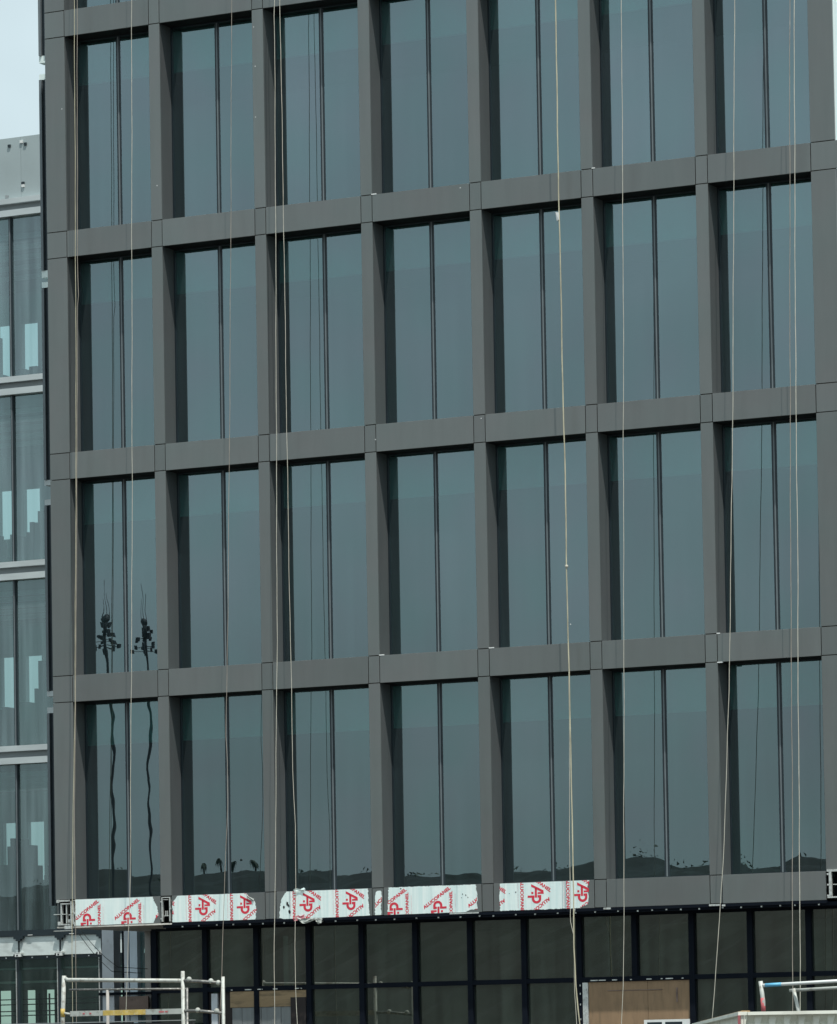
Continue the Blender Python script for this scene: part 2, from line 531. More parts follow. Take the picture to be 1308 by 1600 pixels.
# cores behind the cladding, so that joints are recessed and dark
core = []
for k in range(-1, 5):
    core.append((pier_x(0)[0] + .02, pier_x(7)[1] - .02, TH + .004, D - .03, ztop(k) - BH + .02, ztop(k) - .02))
boxes("band_core", core[:-1], JOINT, bld)
boxes("lower_band_core", [(2.12, 14.38, TH + .004, D - .03, 4.69 - BH + .02, 4.67), (.16, 1.82, TH + .004, D - .03, 4.69 - BH + .02, 4.67)], JOINT, bld)
for m in range(8):
    x0, x1 = pier_x(m)
    for k in range(-1, 5):
        z1 = ztop(k - 1) - BH if k > -1 else 25.9
        z0 = ztop(k)
        box("pier_core", x0 + .015, x1 - .015, TH + .004, D + .04, z0 - .02, z1 + .02, JOINT, bld)

for k in range(-1, 5):
    zt = ztop(k)
    zb = zt - BH
    for m in range(8):                                   # crossing pieces
        if k == 4 and m in (0, 1, 7):
            continue                                     # not fitted yet: brackets show instead
        x0, x1 = pier_x(m)
        box("node_panel", x0 + (G / 2 if m else 0), x1 - (G / 2 if m < 7 else -0.05), 0, TH, zb + G / 2, zt - G / 2, CLAD, bld, .003)
    for m in range(7):                                   # band panels between
        x0, x1 = pier_x(m)[1], pier_x(m + 1)[0]
        box("band_panel", x0 + G / 2, x1 - G / 2, 0, TH, zb, zt, CLAD, bld, .003)
        # soffit under and sill above the band
        if k < 4:
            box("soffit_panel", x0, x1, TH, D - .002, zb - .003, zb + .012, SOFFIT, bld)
        box("sill_panel", x0, x1, TH, D - .002, zt - .015, zt - .001, CLAD, bld)

windows = []
for k in range(0, 6):                                    # storeys, k-1 is the band above, k the band at the sill
    zs = ztop(k - 1)                                     # sill
    zh = ztop(k - 2) - BH if k > 0 else 25.9             # head
    for m in range(8):
        x0, x1 = pier_x(m)
        box("pier_panel", x0, x1, 0, TH, zs + G / 2, zh - G / 2, CLAD, bld, .003)
        if m < 7:
            box("jamb_panel", x1 - .004, x1 + .000, TH, D - .003, zs, zh, CLAD_JAMB_SHADED, bld)
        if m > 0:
            box("jamb_panel", x0, x0 + .004, TH, D - .003, zs, zh, CLAD_JAMB_SHADED, bld)
    for m in range(7):
        x0, x1 = pier_x(m)[1], pier_x(m + 1)[0]
        xc = (x0 + x1) / 2
        wd = root("window", "", "", (xc, D, zs))
        del wd["label"]; del wd["category"]
        wd.parent = bld
        fwid = 0.028
        boxes("frame", [(x0, x0 + fwid, D, D + .05, zs, zh), (x1 - fwid, x1, D, D + .05, zs, zh),
                        (x0 + fwid, x1 - fwid, D, D + .05, zh - fwid, zh), (x0 + fwid, x1 - fwid, D, D + .05, zs, zs + fwid)], FRAME, wd)
        # black gasket pair with a metal cap between them, slightly proud of the glass
        boxes("gasket", [(xc - .046, xc - .012, D + .012, D + .05, zs + fwid, zh - fwid), (xc + .012, xc + .046, D + .012, D + .05, zs + fwid, zh - fwid)], FRAME, wd)
        box("mullion_cap", xc - .012, xc + .012, D + .002, D + .06, zs + fwid, zh - fwid, CAP, wd)
        for (a, b) in ((x0 + fwid, xc - .046), (xc + .046, x1 - fwid)):
            pane("pane", a, b, D + .014, zs + fwid, zh - fwid, GLASS, wd,
                 (random.gauss(0, .00042), random.gauss(0, .0004)))
        windows.append(wd)

# rooms behind the glass: slabs, dropped bulkhead at each window head, back wall
for k in range(0, 6):
    zs = ztop(k - 1)
    zh = ztop(k - 2) - BH if k > 0 else 25.9
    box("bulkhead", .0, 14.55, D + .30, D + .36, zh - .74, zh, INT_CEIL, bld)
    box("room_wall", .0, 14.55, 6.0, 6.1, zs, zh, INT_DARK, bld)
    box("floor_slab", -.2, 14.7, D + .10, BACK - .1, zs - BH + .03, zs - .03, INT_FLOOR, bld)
box("roof_slab", -.2, 14.7, .3, BACK - .1, 25.9, 26.1, INT_FLOOR, bld)
boxes("roof_coping", [(-.30, 14.86, -.02, .45, 25.9, 26.32), (-.30, 14.86, BACK - .3, BACK, 26.1, 26.32), (-.30, .05, .45, BACK - .3, 26.1, 26.32), (14.5, 14.86, .45, BACK - .3, 26.1, 26.32)], CLAD, bld)
box("rear_wall", -.28, 14.83, BACK - .1, BACK, 0, 25.9, CLAD, bld)
# side walls
for k in range(-1, 5):
    zb = ztop(k) - BH
    zh = ztop(k - 1) - BH if k > -1 else 25.9
    for j in range(6):
        y0 = .045 + j * 2.3
        y1 = min(y0 + 2.3, BACK - .1)
        box("side_panel", SIDE_L + .002, SIDE_L + .03, y0 + .006, y1 - .006, zb + .006, zh - .006, CLAD, bld)
        fm = FILM if k < 2 else CLAD
        box("side_panel", SIDE_R - .03, SIDE_R - .002, y0 + .006, y1 - .006, zb + .006, zh - .006, fm, bld)
boxes("side_wall_core", [(SIDE_L + .034, SIDE_L + .2, .45, BACK - .1, 4.22, 25.9), (SIDE_R - .2, SIDE_R - .034, .45, BACK - .1, 0, 25.9)], JOINT, bld)
box("corner_trim", SIDE_L - .012, SIDE_L - .001, .02, .06, 16.9, 20.1, ALU, bld)

# projecting fin wall of the side elevation, broken at every band
for (z0, z1) in ((4.74, 8.35), (8.77, 12.27), (12.75, 16.39), (16.72, 20.35), (20.81, 25.6)):
    box("fin_panel", -2.36, SIDE_L - .002, 3.22, 3.36, z0, z1, FRAME, bld)
    box("fin_edge", -2.362, -2.31, 3.17, 3.219, z0, z1, CAP, bld)
    box("fin_trim", -2.235, -2.21, 3.17, 3.219, z0, z1, FRAME, bld)
for z, up_ in ((20.81, 1), (20.35, 0), (16.72, 1), (16.39, 0), (12.75, 1), (12.27, 0), (8.77, 1), (8.35, 0)):
    if up_:
        box("fin_cap", -2.37, SIDE_L - .004, 3.20, 3.38, z - (.135 if z > 16 else .10), z - .002, FILM if z > 16 else LEDGE, bld)
    else:
        box("fin_cap", -2.37, SIDE_L - .004, 3.20, 3.38, z + .002, z + .11, FILM if z > 16 else LEDGE, bld)

# ---- ground floor: curtain wall set half a metre behind the fascia
CY = 0.5
mx = [1.46, 2.49, 3.52, 4.56, 5.60, 6.64, 7.69, 8.71, 9.74, 10.76, 11.80, 12.85, 13.89, 14.75]
for x in mx:
    box("post", x - .048, x + .048, CY - .05, CY + .12, 3.071 if x == 10.76 else 0, 4.13, BLACK, bld)
box("transom", 10.712, 10.808, CY - .045, CY + .11, 2.99, 3.07, BLACK, bld)
for a, b in zip(mx[:-1], mx[1:]):
    box("transom", a + .048, b - .048, CY - .045, CY + .11, 2.99, 3.07, BLACK, bld)
    box("head_rail", a + .048, b - .048, CY - .045, CY + .11, 4.09, 4.128, BLACK, bld)
    box("base_rail", a + .048, b - .048, CY - .045, CY + .11, 0, .12, BLACK, bld)
    pane("pane", a + .048, b - .048, CY + .02, 3.07, 4.09, GLASS_LOW, bld, (random.gauss(0, .0006), random.gauss(0, .0008)))
for i, (a, b) in enumerate(zip(mx[:-1], mx[1:])):
    if i in (2, 8, 9) or i == 1:
        continue
    pane("pane", a + .048, b - .048, CY + .02, .12, 2.99, GLASS_LOW, bld, (random.gauss(0, .0006), random.gauss(0, .0008)))
# black under-fascia strip, its screws and the dark soffit behind
box("fascia_underside", 1.9, 14.8, .03, CY + .12, 4.13, 4.19, BLACK, bld)
box("drip_strip", 2.1, 14.42, -.004, .03, 4.165, 4.213, BLACK, bld)
sv = []
x = 2.3
while x < 14.3:
    zz = 4.148 + random.uniform(-.006, .006)
    sv.append((x - .014, x + .014, .018, .032, zz - .012, zz + .012))
    x += random.choice((.26, .33, .36, .42))
boxes("screw_row", sv, ALU, bld)["kind"] = "stuff"
for (a, b, z, d) in ((9.86, 9.9, 4.192, .05), (10.42, 10.55, 4.20, .03), (12.33, 12.52, 4.196, .03), (7.55, 8.1, 4.205, .02), (12.56, 12.62, 4.185, .03)):
    box("foil_scrap", a, b, -.012, .01, z - d / 2, z + d / 2, ALU, bld)
box("ground_floor_back_wall", 1.6, 14.6, 5.2, 5.3, 0, 4.1, INT_DARK, bld)
box("ground_floor_ceiling", 1.6, 14.6, CY + .15, 5.2, 4.1, 4.15, INT_DARK, bld)
boxes("ground_floor_return_wall", [(1.405, 1.5, CY + .13, 5.2, 0, 3.0), (1.405, 1.5, CY + .13, 5.2, 3.1, 4.14)], FRAME, bld)
box("inner_post", 2.60, 2.72, CY - .02, CY + .08, .1, 2.96, STEEL_GREY, bld)
box("dark_infill", 2.55, 2.60, CY, CY + .06, .1, 2.985, DARKBOARD, bld)
box("dark_infill", 2.72, 3.0, CY + .02, CY + .06, .1, 2.985, DARKBOARD, bld)
box("pane_backing", 3.0, 3.0 + .001, CY + .02, CY + .06, .1, 2.985, DARKBOARD, bld)
# boarded bay: plywood header, zinc sheets, dark board
box("plywood_header", 2.985, 4.50, CY - .03, CY + .01, 2.705, 2.985, PLY_DIM, bld)
for i in range(6):
    a = 3.02 + i * .195
    box("zinc_sheet", a, a + .19, CY - .022 + (i % 2) * .006, CY - .006 + (i % 2) * .006, .05, 2.70, SHUT, bld)
box("brown_infill_board", 4.20, 4.50, CY - .05, CY - .033, .05, 2.86, DARKBOARD, bld)
# double bay closed with big plywood sheets
box("plywood_sheet", 9.90, 10.98, CY - .022, CY - .004, .08, 2.985, PLY, bld)
box("plywood_sheet", 10.985, 11.745, CY - .020, CY - .002, .08, 2.985, PLY, bld)
box("post_trim", 9.797, 9.895, CY - .05, CY - .01, .08, 2.98, ALU, bld)
box("plywood_batten", 10.25, 11.25, CY - .030, CY - .0225, 2.83, 2.842, BROWN, bld)
box("plywood_batten", 11.50, 11.53, CY - .030, CY - .0205, 2.62, 2.86, BROWN, bld)
cl = []
for x in (9.95, 10.1, 10.35, 10.68, 10.98, 11.24, 11.33, 11.62, 3.02, 3.3, 3.55, 3.62, 3.86, 4.3, 4.38):
    L = random.choice((.03, .09, .13))
    cl.append((x, x + L, CY - .062, CY - .046, 3.005, 3.022))
boxes("transom_clip", cl, ALU, bld)["kind"] = "stuff"
sc_ = []
for z in (2.35, 2.6, 2.78, 2.92):
    sc_.append((9.75, 9.765, CY - .062, CY - .0501, z, z + .03))
boxes("post_clip", sc_, ALU, bld)["kind"] = "stuff"

# ---- open corner: soffit board, columns, rail
box("soffit_board", -.26, 1.9, .06, 4.4, 4.19, 4.215, SOFF_BOARD, bld)
box("soffit_edge", -.26, 2.15, .0, .058, 4.185, 4.212, SOFF_BOARD, bld)
box("column", -1.13, -.88, 3.0, 3.25, 0, 4.6, STEEL_GREY, bld)
box("column_shadow_gap", -1.17, -1.131, 3.05, 3.2, 0, 4.6, BLACK, bld)
box("post", -.70, -.665, 3.0, 3.1, 0, 4.21, BLACK, bld)
box("column", -.655, -.56, 3.0, 3.2, 0, 4.21, STEEL_GREY, bld)
box("column", -.535, -.375, 3.0, 3.25, 0, 4.21, PALE_STEEL, bld)
pane("pane", -.365, -.215, 3.1, 0.1, 4.18, GLASS_FAR, bld)
box("column", -.21, -.065, 3.0, 3.3, 0, 4.21, BEIGE_COL, bld)
box("post", -.06, .03, 2.95, 3.1, 0, 4.21, BLACK, bld)
box("guard_bar", -1.17, -.06, 2.93, 2.97, 3.03, 3.08, BLACK, bld)
box("brown_board", -.70, -.085, 2.88, 2.93, 2.71, 3.00, BROWN, bld)
box("ledge_plank", -.72, -.2, 2.80, 2.88, 2.685, 2.71, TAN, bld)
box("outer_beam", -1.2, -.3, 3.26, 3.40, 4.25, 4.45, FRAME, bld)

# ---- exposed brackets where corner pieces are missing
def bracket(x0, x1, z0, z1, deep, arms, name="bracket_assembly"):
    b = root(name, "", "", ((x0 + x1) / 2, 0, z0))
    del b["label"]; del b["category"]
    b.parent = bld
    for (a, c, e, f, y0, y1) in arms:
        box("flange", a, c, y0, y1, e, f, ALU, b, .002)
    box("recess_back", x0, x1, deep, deep + .02, z0, z1, BLACK, b)
    return b


bracket(-.14, .12, 4.20, 4.69, .30, [
    (-.255, -.20, 4.64, 4.69, -.03, .02), (-.19, .02, 4.655, 4.685, -.03, .0), (-.17, .02, 4.605, 4.625, -.03, .0),
    (-.175, -.145, 4.25, 4.60, -.02, .04), (-.065, -.045, 4.27, 4.60, -.015, .04), (.035, .06, 4.22, 4.66, -.03, .05),
    (.075, .095, 4.25, 4.64, -.02, .03), (-.20, .02, 4.235, 4.26, -.03, .0), (-.225, -.16, 4.235, 4.30, -.035, -.03),
    (-.32, -.04, 4.425, 4.437, -.02, .05), (-.09, .06, 4.165, 4.225, -.03, -.02), (-.32, .06, 4.13, 4.142, -.03, .06),
    (-.03, .03, 4.28, 4.34, 0, .03), (-.02, .03, 4.41, 4.43, 0, .03), (.04, .12, 4.43, 4.46, -.02, 0), (.06, .125, 4.66, 4.672, -.02, 0), (.10, .122, 4.22, 4.28, -.02, 0)])
bracket(1.88, 2.08, 4.22, 4.69, .34, [
    (1.895, 1.915, 4.24, 4.67, -.012, .05), (2.052, 2.07, 4.24, 4.67, -.012, .05), (1.915, 2.05, 4.655, 4.672, -.01, .03),
    (1.93, 2.03, 4.62, 4.63, -.01, .03), (1.955, 1.967, 4.345, 4.43, .02, .05), (1.99, 2.002, 4.345, 4.43, .02, .05), (1.93, 2.04, 4.335, 4.345, .0, .05),
    (1.875, 1.894, 4.28, 4.30, -.015, .02), (1.875, 1.894, 4.58, 4.60, -.015, .02), (2.071, 2.09, 4.45, 4.47, -.015, .02)])
bracket(14.42, 14.82, 4.22, 4.70, .34, [
    (14.425, 14.85, 4.675, 4.71, -.03, .0), (14.46, 14.505, 4.27, 4.675, -.03, .02), (14.425, 14.46, 4.45, 4.475, -.03, .01),
    (14.425, 14.455, 4.62, 4.65, -.03, .01), (14.43, 14.85, 4.245, 4.268, -.03, .04), (14.52, 14.85, 4.46, 4.472, 0, .03), (14.425, 14.5, 4.27, 4.30, -.03, .01), (14.70, 14.73, 4.27, 4.67, -.02, .02)])
box("recess_side", -.25, -.20, .05, .3, 4.21, 4.69, FRAME, bld)


# ---- printed protective film left on the lower band
def hull(pts):
    pts = sorted(set(pts))

    def half(p):
        h = []
        for q in p:
            while len(h) > 1 and (h[-1][0] - h[-2][0]) * (q[1] - h[-2][1]) - (h[-1][1] - h[-2][1]) * (q[0] - h[-2][0]) <= 0:
                h.pop()
            h.append(q)
        return h[:-1]
    return half(pts) + half(pts[::-1])


def clip(poly, hl):
    for i in range(len(hl)):
        a, b = hl[i], hl[(i + 1) % len(hl)]
        outp = []
        for j in range(len(poly)):
            p, q = poly[j], poly[(j + 1) % len(poly)]
            sp = (b[0] - a[0]) * (p[1] - a[1]) - (b[1] - a[1]) * (p[0] - a[0])
            sq = (b[0] - a[0]) * (q[1] - a[1]) - (b[1] - a[1]) * (q[0] - a[0])
            if sp >= 0:
                outp.append(p)
            if (sp >= 0) != (sq >= 0):
                t = sp / (sp - sq)
                outp.append((p[0] + (q[0] - p[0]) * t, p[1] + (q[1] - p[1]) * t))
        poly = outp
        if len(poly) < 3:
            return []
    return poly


def text_tris(body, bold=0.018):
    """filled outline of a word, scaled so that its length is 1 and centred on 0; returns triangles and height"""
    cu = bpy.data.curves.new("word", 'FONT')
    cu.body = body
    cu.size = 1.0
    cu.offset = bold
    cu.space_character = 1.06
    cu.fill_mode = 'FRONT'
    ob = bpy.data.objects.new("word", cu)
    COL.objects.link(ob)
    dg = bpy.context.evaluated_depsgraph_get()
    me = bpy.data.meshes.new_from_object(ob.evaluated_get(dg))
    bm = bmesh.new(); bm.from_mesh(me)
    bmesh.ops.triangulate(bm, faces=bm.faces[:])
    xs = [v.co.x for v in bm.verts]; ys = [v.co.y for v in bm.verts]
    x0, x1, y0, y1 = min(xs), max(xs), min(ys), max(ys)
    tr = [[((v.co.x - (x0 + x1) / 2) / (x1 - x0), (v.co.y - (y0 + y1) / 2) / (y1 - y0)) for v in f.verts] for f in bm.faces]
    bm.free()
    bpy.data.objects.remove(ob); bpy.data.curves.remove(cu); bpy.data.meshes.remove(me)
    return tr


WORD = text_tris("ALUCOPANEL", 0.045)
SMALL = text_tris("aluminium composite panel", 0.0)


def place(tr, cx, cz, length, height, ang):
    c, s = math.cos(math.radians(ang)), math.sin(math.radians(ang))
    return [[(cx + c * x * length - s * y * height, cz + s * x * length + c * y * height) for x, y in t] for t in tr]


def logo(cx, cz, flip):
    """the two joined letters of the mark with its little square, lying on its side"""
    P = []
    P.append([(475, 190), (475, 238), (540, 270), (660, 345), (700, 345), (695, 312)])
    P.append([(592, 345), (592, 378), (700, 378), (700, 345)])
    P.append([(540, 262), (540, 445), (578, 445), (578, 285)])
    P.append([(476, 336), (476, 375), (512, 375), (512, 336)])
    P.append([(408, 405), (408, 445), (532, 445), (532, 405)])
    P.append([(588, 400), (588, 445), (655, 445), (655, 400)])
    P.append([(485, 445), (485, 470), (528, 470), (528, 445)])
    P.append([(612, 445), (612, 470), (655, 470), (655, 445)])
    n = 12
    for i in range(n):
        a, b = math.pi * i / n, math.pi * (i + 1) / n
        P.append([(570 + 85 * math.cos(a), 470 + 88 * math.sin(a)), (570 + 42 * math.cos(a), 470 + 42 * math.sin(a)),
                  (570 + 42 * math.cos(b), 470 + 42 * math.sin(b)), (570 + 85 * math.cos(b), 470 + 88 * math.sin(b))])
    s = -1 if flip else 1
    return [[(cx + s * (x - 555) / 975.0, cz - s * (y - 375) / 1118.0) for x, y in q] for q in P]


def flat(polys, hl, y, name, m, parent):
    vs, fs = [], []
    for p in polys:
        q = clip(p, hl)
        if len(q) < 3:
            continue
        b = len(vs)
        vs += [(x, y, z) for x, z in q]
        fs.append(tuple(range(b, b + len(q))))
    if fs:
        o0 = off(parent)
        ob = pyobj(name, [(v[0] - o0.x, v[1] - o0.y, v[2] - o0.z) for v in vs], fs, m, parent)
        ob["kind"] = "stuff"


def film(pts, verts_x, mode, ragged, label, cracks=()):
    """pts: outline on the band, clockwise from top left; ragged: indexes of torn edges"""
    outl = []
    n = len(pts)
    for i in range(n):
        p, q = pts[i], pts[(i + 1) % n]
        L = math.hypot(q[0] - p[0], q[1] - p[1])
        k = max(1, int(L / (.018 if i in ragged else .12)))
        for j in range(k):
            t = j / k
            jx = random.uniform(-.009, .009) if i in ragged and j else 0
            jz = random.uniform(-.006, .006) if i in ragged and j else 0
            if i not in ragged and j:
                jz = random.uniform(-.0025, .001)
            outl.append((p[0] + (q[0] - p[0]) * t + jx, p[1] + (q[1] - p[1]) * t + jz))
    bm = bmesh.new()
    cx = sum(p[0] for p in pts) / n
    o0 = Vector((cx, 0, 4.22))
    f_ = [bm.verts.new((x - o0.x, -.004, z - o0.z)) for x, z in outl]
    r_ = [bm.verts.new((x - o0.x, -.0012, z - o0.z)) for x, z in outl]
    bm.faces.new(f_)
    nn = len(outl)
    for i in range(nn):
        j = (i + 1) % nn
        bm.faces.new((f_[i], r_[i], r_[j], f_[j]))
    bmesh.ops.recalc_face_normals(bm, faces=bm.faces[:])
    bmesh.ops.triangulate(bm, faces=[f for f in bm.faces if len(f.verts) > 4])
    me = bpy.data.meshes.new("protective_film"); bm.to_mesh(me); bm.free()
    me.materials.append(FILM)
    o = link("protective_film", me, bld, o0)
    o["label"] = label
    hl = hull([(round(x, 4), round(z, 4)) for x, z in pts])
    words, small, marks = [], [], []
    for xv in verts_x:
        if mode == 'strip':
            words += place(WORD, xv - .19, 4.52, .61, .062, 40)
        elif mode == 'up':
            words += place(WORD, xv, 4.30, .585, .060, 90)
            words += place(WORD, xv - .27, 4.485, .61, .062, 33.5)
            small += place(SMALL, xv + .082, 4.33, .42, .017, 90)
            marks += logo(xv - .235, 4.27, True)
        else:
            words += place(WORD, xv, 4.44, .585, .062, -90)
            words += place(WORD, xv + .29, 4.70, .60, .062, -34)
            words += place(WORD, xv + .27, 4.24, .60, .062, 214)
            small += place(SMALL, xv - .075, 4.47, .42, .017, -90)
            marks += logo(xv + .255, 4.49, False)
    flat(marks, hl, -.0062, "printed_mark", LETTER, o)
    flat(words, hl, -.0056, "lettering", LETTER, o)
    flat(small, hl, -.0056, "small_print", LETTER_PALE, o)
    seams = []
    for xv in verts_x:
        for dx, t in ((.105, .002), (.118, .0015), (.46, .0015), (.485, .002), (-.045, .0015)):
            q = xv + (dx if mode != 'down' else -dx + .13)
            seams.append([(q, 4.225), (q + t, 4.225), (q + t + random.uniform(-.004, .004), 4.68), (q, 4.68)])
    flat(seams, hl, -.0050, "film_seam", SEAM, o)
    for (x, z, w_, h_) in cracks:                        # spots where the film has come away
        pg = []
        for i in range(9):
            a = 2 * math.pi * i / 9
            r = random.uniform(.6, 1.15)
            pg.append((x + math.cos(a) * w_ * r, z + math.sin(a) * h_ * r))
        flat([pg[::1]], hull([(-1, 4), (-1, 5), (16, 4), (16, 5)]), -.0068, "peeled_spot", JOINT, o)
    # faint fold lines in the sheet
    return o


film([(.129, 4.688), (1.72, 4.685), (1.732, 4.609), (1.771, 4.562), (1.808, 4.482), (1.832, 4.357), (1.76, 4.30), (1.726, 4.222), (.124, 4.222)],
     (.617, 1.452, 2.29), 'up', (1, 2, 3, 4, 5, 6, 8), "printed film with its right end torn in a curve")
film([(2.15, 4.61), (2.22, 4.686), (3.588, 4.686), (3.677, 4.602), (3.764, 4.542), (3.80, 4.408), (3.772, 4.224), (2.112, 4.224), (2.118, 4.58)],
     (1.63, 2.47, 3.305), 'down', (0, 2, 3, 4, 5, 7, 8), "printed film with its upper right corner torn away")
film([(4.40, 4.686), (5.988, 4.686), (5.996, 4.427), (6.017, 4.224), (4.669, 4.20), (4.417, 4.20), (4.254, 4.232), (4.263, 4.416), (4.31, 4.581)],
     (4.548, 5.387), 'down', (1, 2, 4, 5, 6, 7, 8), "printed film cut slantwise at the left and peeling in black spots",
     ((4.345, 4.42, .02, .035), (4.415, 4.47, .022, .05), (4.455, 4.33, .025, .05), (4.44, 4.44, .02, .03)))
film([(6.145, 4.625), (6.175, 4.64), (6.228, 4.64), (6.248, 4.61), (6.254, 4.55), (6.236, 4.40), (6.240, 4.226), (6.116, 4.226), (6.128, 4.565)],
     (6.47,), 'strip', (2, 3, 4, 5, 7, 8), "narrow round-topped strip of printed film")
film([(6.384, 4.688), (8.055, 4.686), (8.07, 4.49), (8.071, 4.268), (7.93, 4.262), (7.86, 4.224), (6.363, 4.224)],
     (6.738, 7.576, 8.42), 'up', (0, 1, 2, 3, 4, 6), "printed film with square ends and small specks at its right",
     ((7.80, 4.53, .012, .012), (7.86, 4.51, .01, .014), (7.78, 4.47, .01, .008), (7.9, 4.47, .008, .014), (6.62, 4.66, .02, .01)))
film([(8.513, 4.684), (10.165, 4.686), (10.128, 4.583), (10.148, 4.4), (10.133, 4.283), (9.967, 4.224), (8.504, 4.224), (8.488, 4.477)],
     (8.08, 8.916, 9.768), 'down', (1, 2, 3, 4, 5, 6, 7), "printed film with its lower right corner frayed", ((8.80, 4.53, .016, .012), (8.68, 4.51, .008, .006)))

# crumpled tongue of film hanging under the third bay, and ruffled upper edges
def crumple(name, pts, amp, y, m, parent):
    vs, fs = [], []
    nxx = len(pts)
    for i, (x, zt, zb_) in enumerate(pts):
        for j in range(4):
            t = j / 3
            vs.append((x + random.uniform(-.006, .006), y - random.uniform(0, amp), zt + (zb_ - zt) * t))
    for i in range(nxx - 1):
        for j in range(3):
            a = i * 4 + j
            fs.append((a, a + 1, a + 5, a + 4))
    o = pyobj(name, vs, fs, m, parent)
    s = o.modifiers.new("thickness", 'SOLIDIFY'); s.thickness = .002
    return o


SCRAP = solid("crumpled_clear_film", (0.34, 0.37, 0.35), .45, 0, .3, 20)
crumple("film_tongue", [(4.62, 4.235, 4.20), (4.66, 4.22, 4.17), (4.72, 4.21, 4.125), (4.79, 4.21, 4.12), (4.88, 4.21, 4.15), (4.96, 4.21, 4.175), (5.0, 4.21, 4.15), (5.03, 4.21, 4.10), (5.09, 4.21, 4.12), (5.12, 4.21, 4.18)], .05, -.008, SCRAP, bld)
crumple("film_ruffle", [(4.55, 4.72, 4.68), (4.6, 4.735, 4.685), (4.68, 4.715, 4.69), (4.74, 4.745, 4.69), (4.78, 4.73, 4.69)], .03, -.006, FILM, bld)
crumple("film_ruffle", [(4.55, 4.23, 4.17), (4.62, 4.27, 4.18), (4.68, 4.25, 4.20), (4.76, 4.285, 4.22)], .03, -.008, LETTER_PALE, bld)
crumple("film_ruffle", [(3.62, 4.655, 4.60), (3.66, 4.62, 4.56), (3.70, 4.61, 4.555), (3.76, 4.58, 4.54)], .03, -.008, SCRAP, bld)
dk = []
# small flecks and screws on the piers
for (x, z) in ((.05, 18.9), (2.0, 17.3), (4.0, 19.9), (4.02, 19.2), (4.01, 18.3), (5.93, 20.28), (6.27, 12.42), (7.98, 16.62), (8.3, 12.62), (9.9, 9.0)):
    dk.append((x, x + .016, -.004, .001, z, z + .016))
boxes("paint_fleck", dk, WHITE, bld)["kind"] = "stuff"
# caulk smears at some node corners
for (x, z) in ((6.285, 16.70), (8.385, 8.70), (6.29, 8.70), (10.47, 16.70), (12.572, 8.695), (12.572, 8.213)):
    box("caulk_smear", x - .01, x + random.choice((.05, .09)), -.005, .0, z - .012, z + .006, WHITE, bld)

# ------------------------------------------------------------------ the far wing with pale ledges
wing = root("pale_glass_building", "pale green glazed building with double white ledges left of the grey block", "building", (-11, 16, 0))
WY = 16.0
WX0, WX1 = -34.0, -7.0
wm = [-11.03 + 1.07 * i for i in range(-21, 4)]
flo = [(20.80, 17.07), (16.78, 12.98), (12.62, 8.87), (8.50, 4.80)]
for fi, (zh, zs) in enumerate(flo):
    for a, b in zip(wm[:-1], wm[1:]):
        pane("pane", a + .02, b - .02, WY + .03, zs, zh, GLASS_FAR, wing, (random.gauss(0, .0008), random.gauss(0, .001)))
    for x in wm:
        box("mullion", x - .035, x + .035, WY - .02, WY + .08, zs - .0, zh, FRAME, wing)
        box("mullion_cap", x - .012, x + .012, WY - .035, WY - .021, zs, zh, CAP, wing)
    # two pale ledges with a recessed spandrel between
    box("ledge", WX0, WX1, WY - .13, WY + .1, zh + .004, zh + .145, LEDGE, wing)
    box("spandrel", WX0, WX1, WY, WY + .1, zh + .147, zh + .285, RECESS, wing)
    box("ledge", WX0, WX1, WY - .13, WY + .1, zh + .287, zh + .41, LEDGE, wing)
    if fi:
        box("sill_strip", WX0, WX1, WY - .03, WY + .1, zh + .412, flo[fi - 1][1] - .004, FRAME, wing)
    box("floor_slab", WX0, WX1, WY + .12, 25.8, zh - .02, zh + .38, INT_FLOOR, wing)
for i in range(10):
    a = -10.73 - 2.6 * i + 2.6
    box("parapet_panel", a - 2.595, a, WY, WY + .06, 21.22, 22.60 + 0, PARAPET, wing)
box("parapet_panel", -8.12, WX1, WY, WY + .06, 21.22, 22.60, PARAPET, wing)
for (x, z, mm_) in ((-10.70, 22.48, WHITE), (-10.60, 22.42, FRAME), (-11.02, 22.42, FRAME), (-10.67, 21.48, WHITE), (-10.67, 21.54, FRAME), (-11.1, 21.28, RECESS)):
    box("clip", x - .035, x + .035, WY - .03, WY - .002, z - .03, z + .03, mm_, wing)
boxes("roof", [(WX0, WX1, WY + .1, 25.8, 21.20, 21.3)], RECESS, wing)
# far side of each floor: wall with openings to the daylight, piled boards and a low wall in front
segs = []
for fi, (zh, zs) in enumerate(flo):
    fl = zs - .3
    o1, o2 = zs + 1.75, zs + 2.95
    xs = [-34.0]
    x = -34.0
    wins = []
    c = -15.49
    while c > -33:
        wins.append((c - .23, c + .23)); wins.append((c - .94, c - .58)); c -= 2.1
    c = -15.49 + 2.1
    while c < -7.5:
        wins.append((c - .23, c + .23)); wins.append((c - .94, c - .58)); c += 2.1
    wins = sorted(wins)
    px_ = -34.0
    for (a, b) in wins:
        segs.append((px_, a, 24.0, 24.15, fl, zh)); px_ = b
        segs.append((a, b, 24.0, 24.15, fl, o1 - random.uniform(.0, .3))); segs.append((a, b, 24.0, 24.15, o2, zh))
    segs.append((px_, -7.0, 24.0, 24.15, fl, zh))
boxes("inner_wall", segs, solid("pale_inner_wall", (0.42, 0.5, 0.5), .9, 0, .15, 1), wing)
st = []
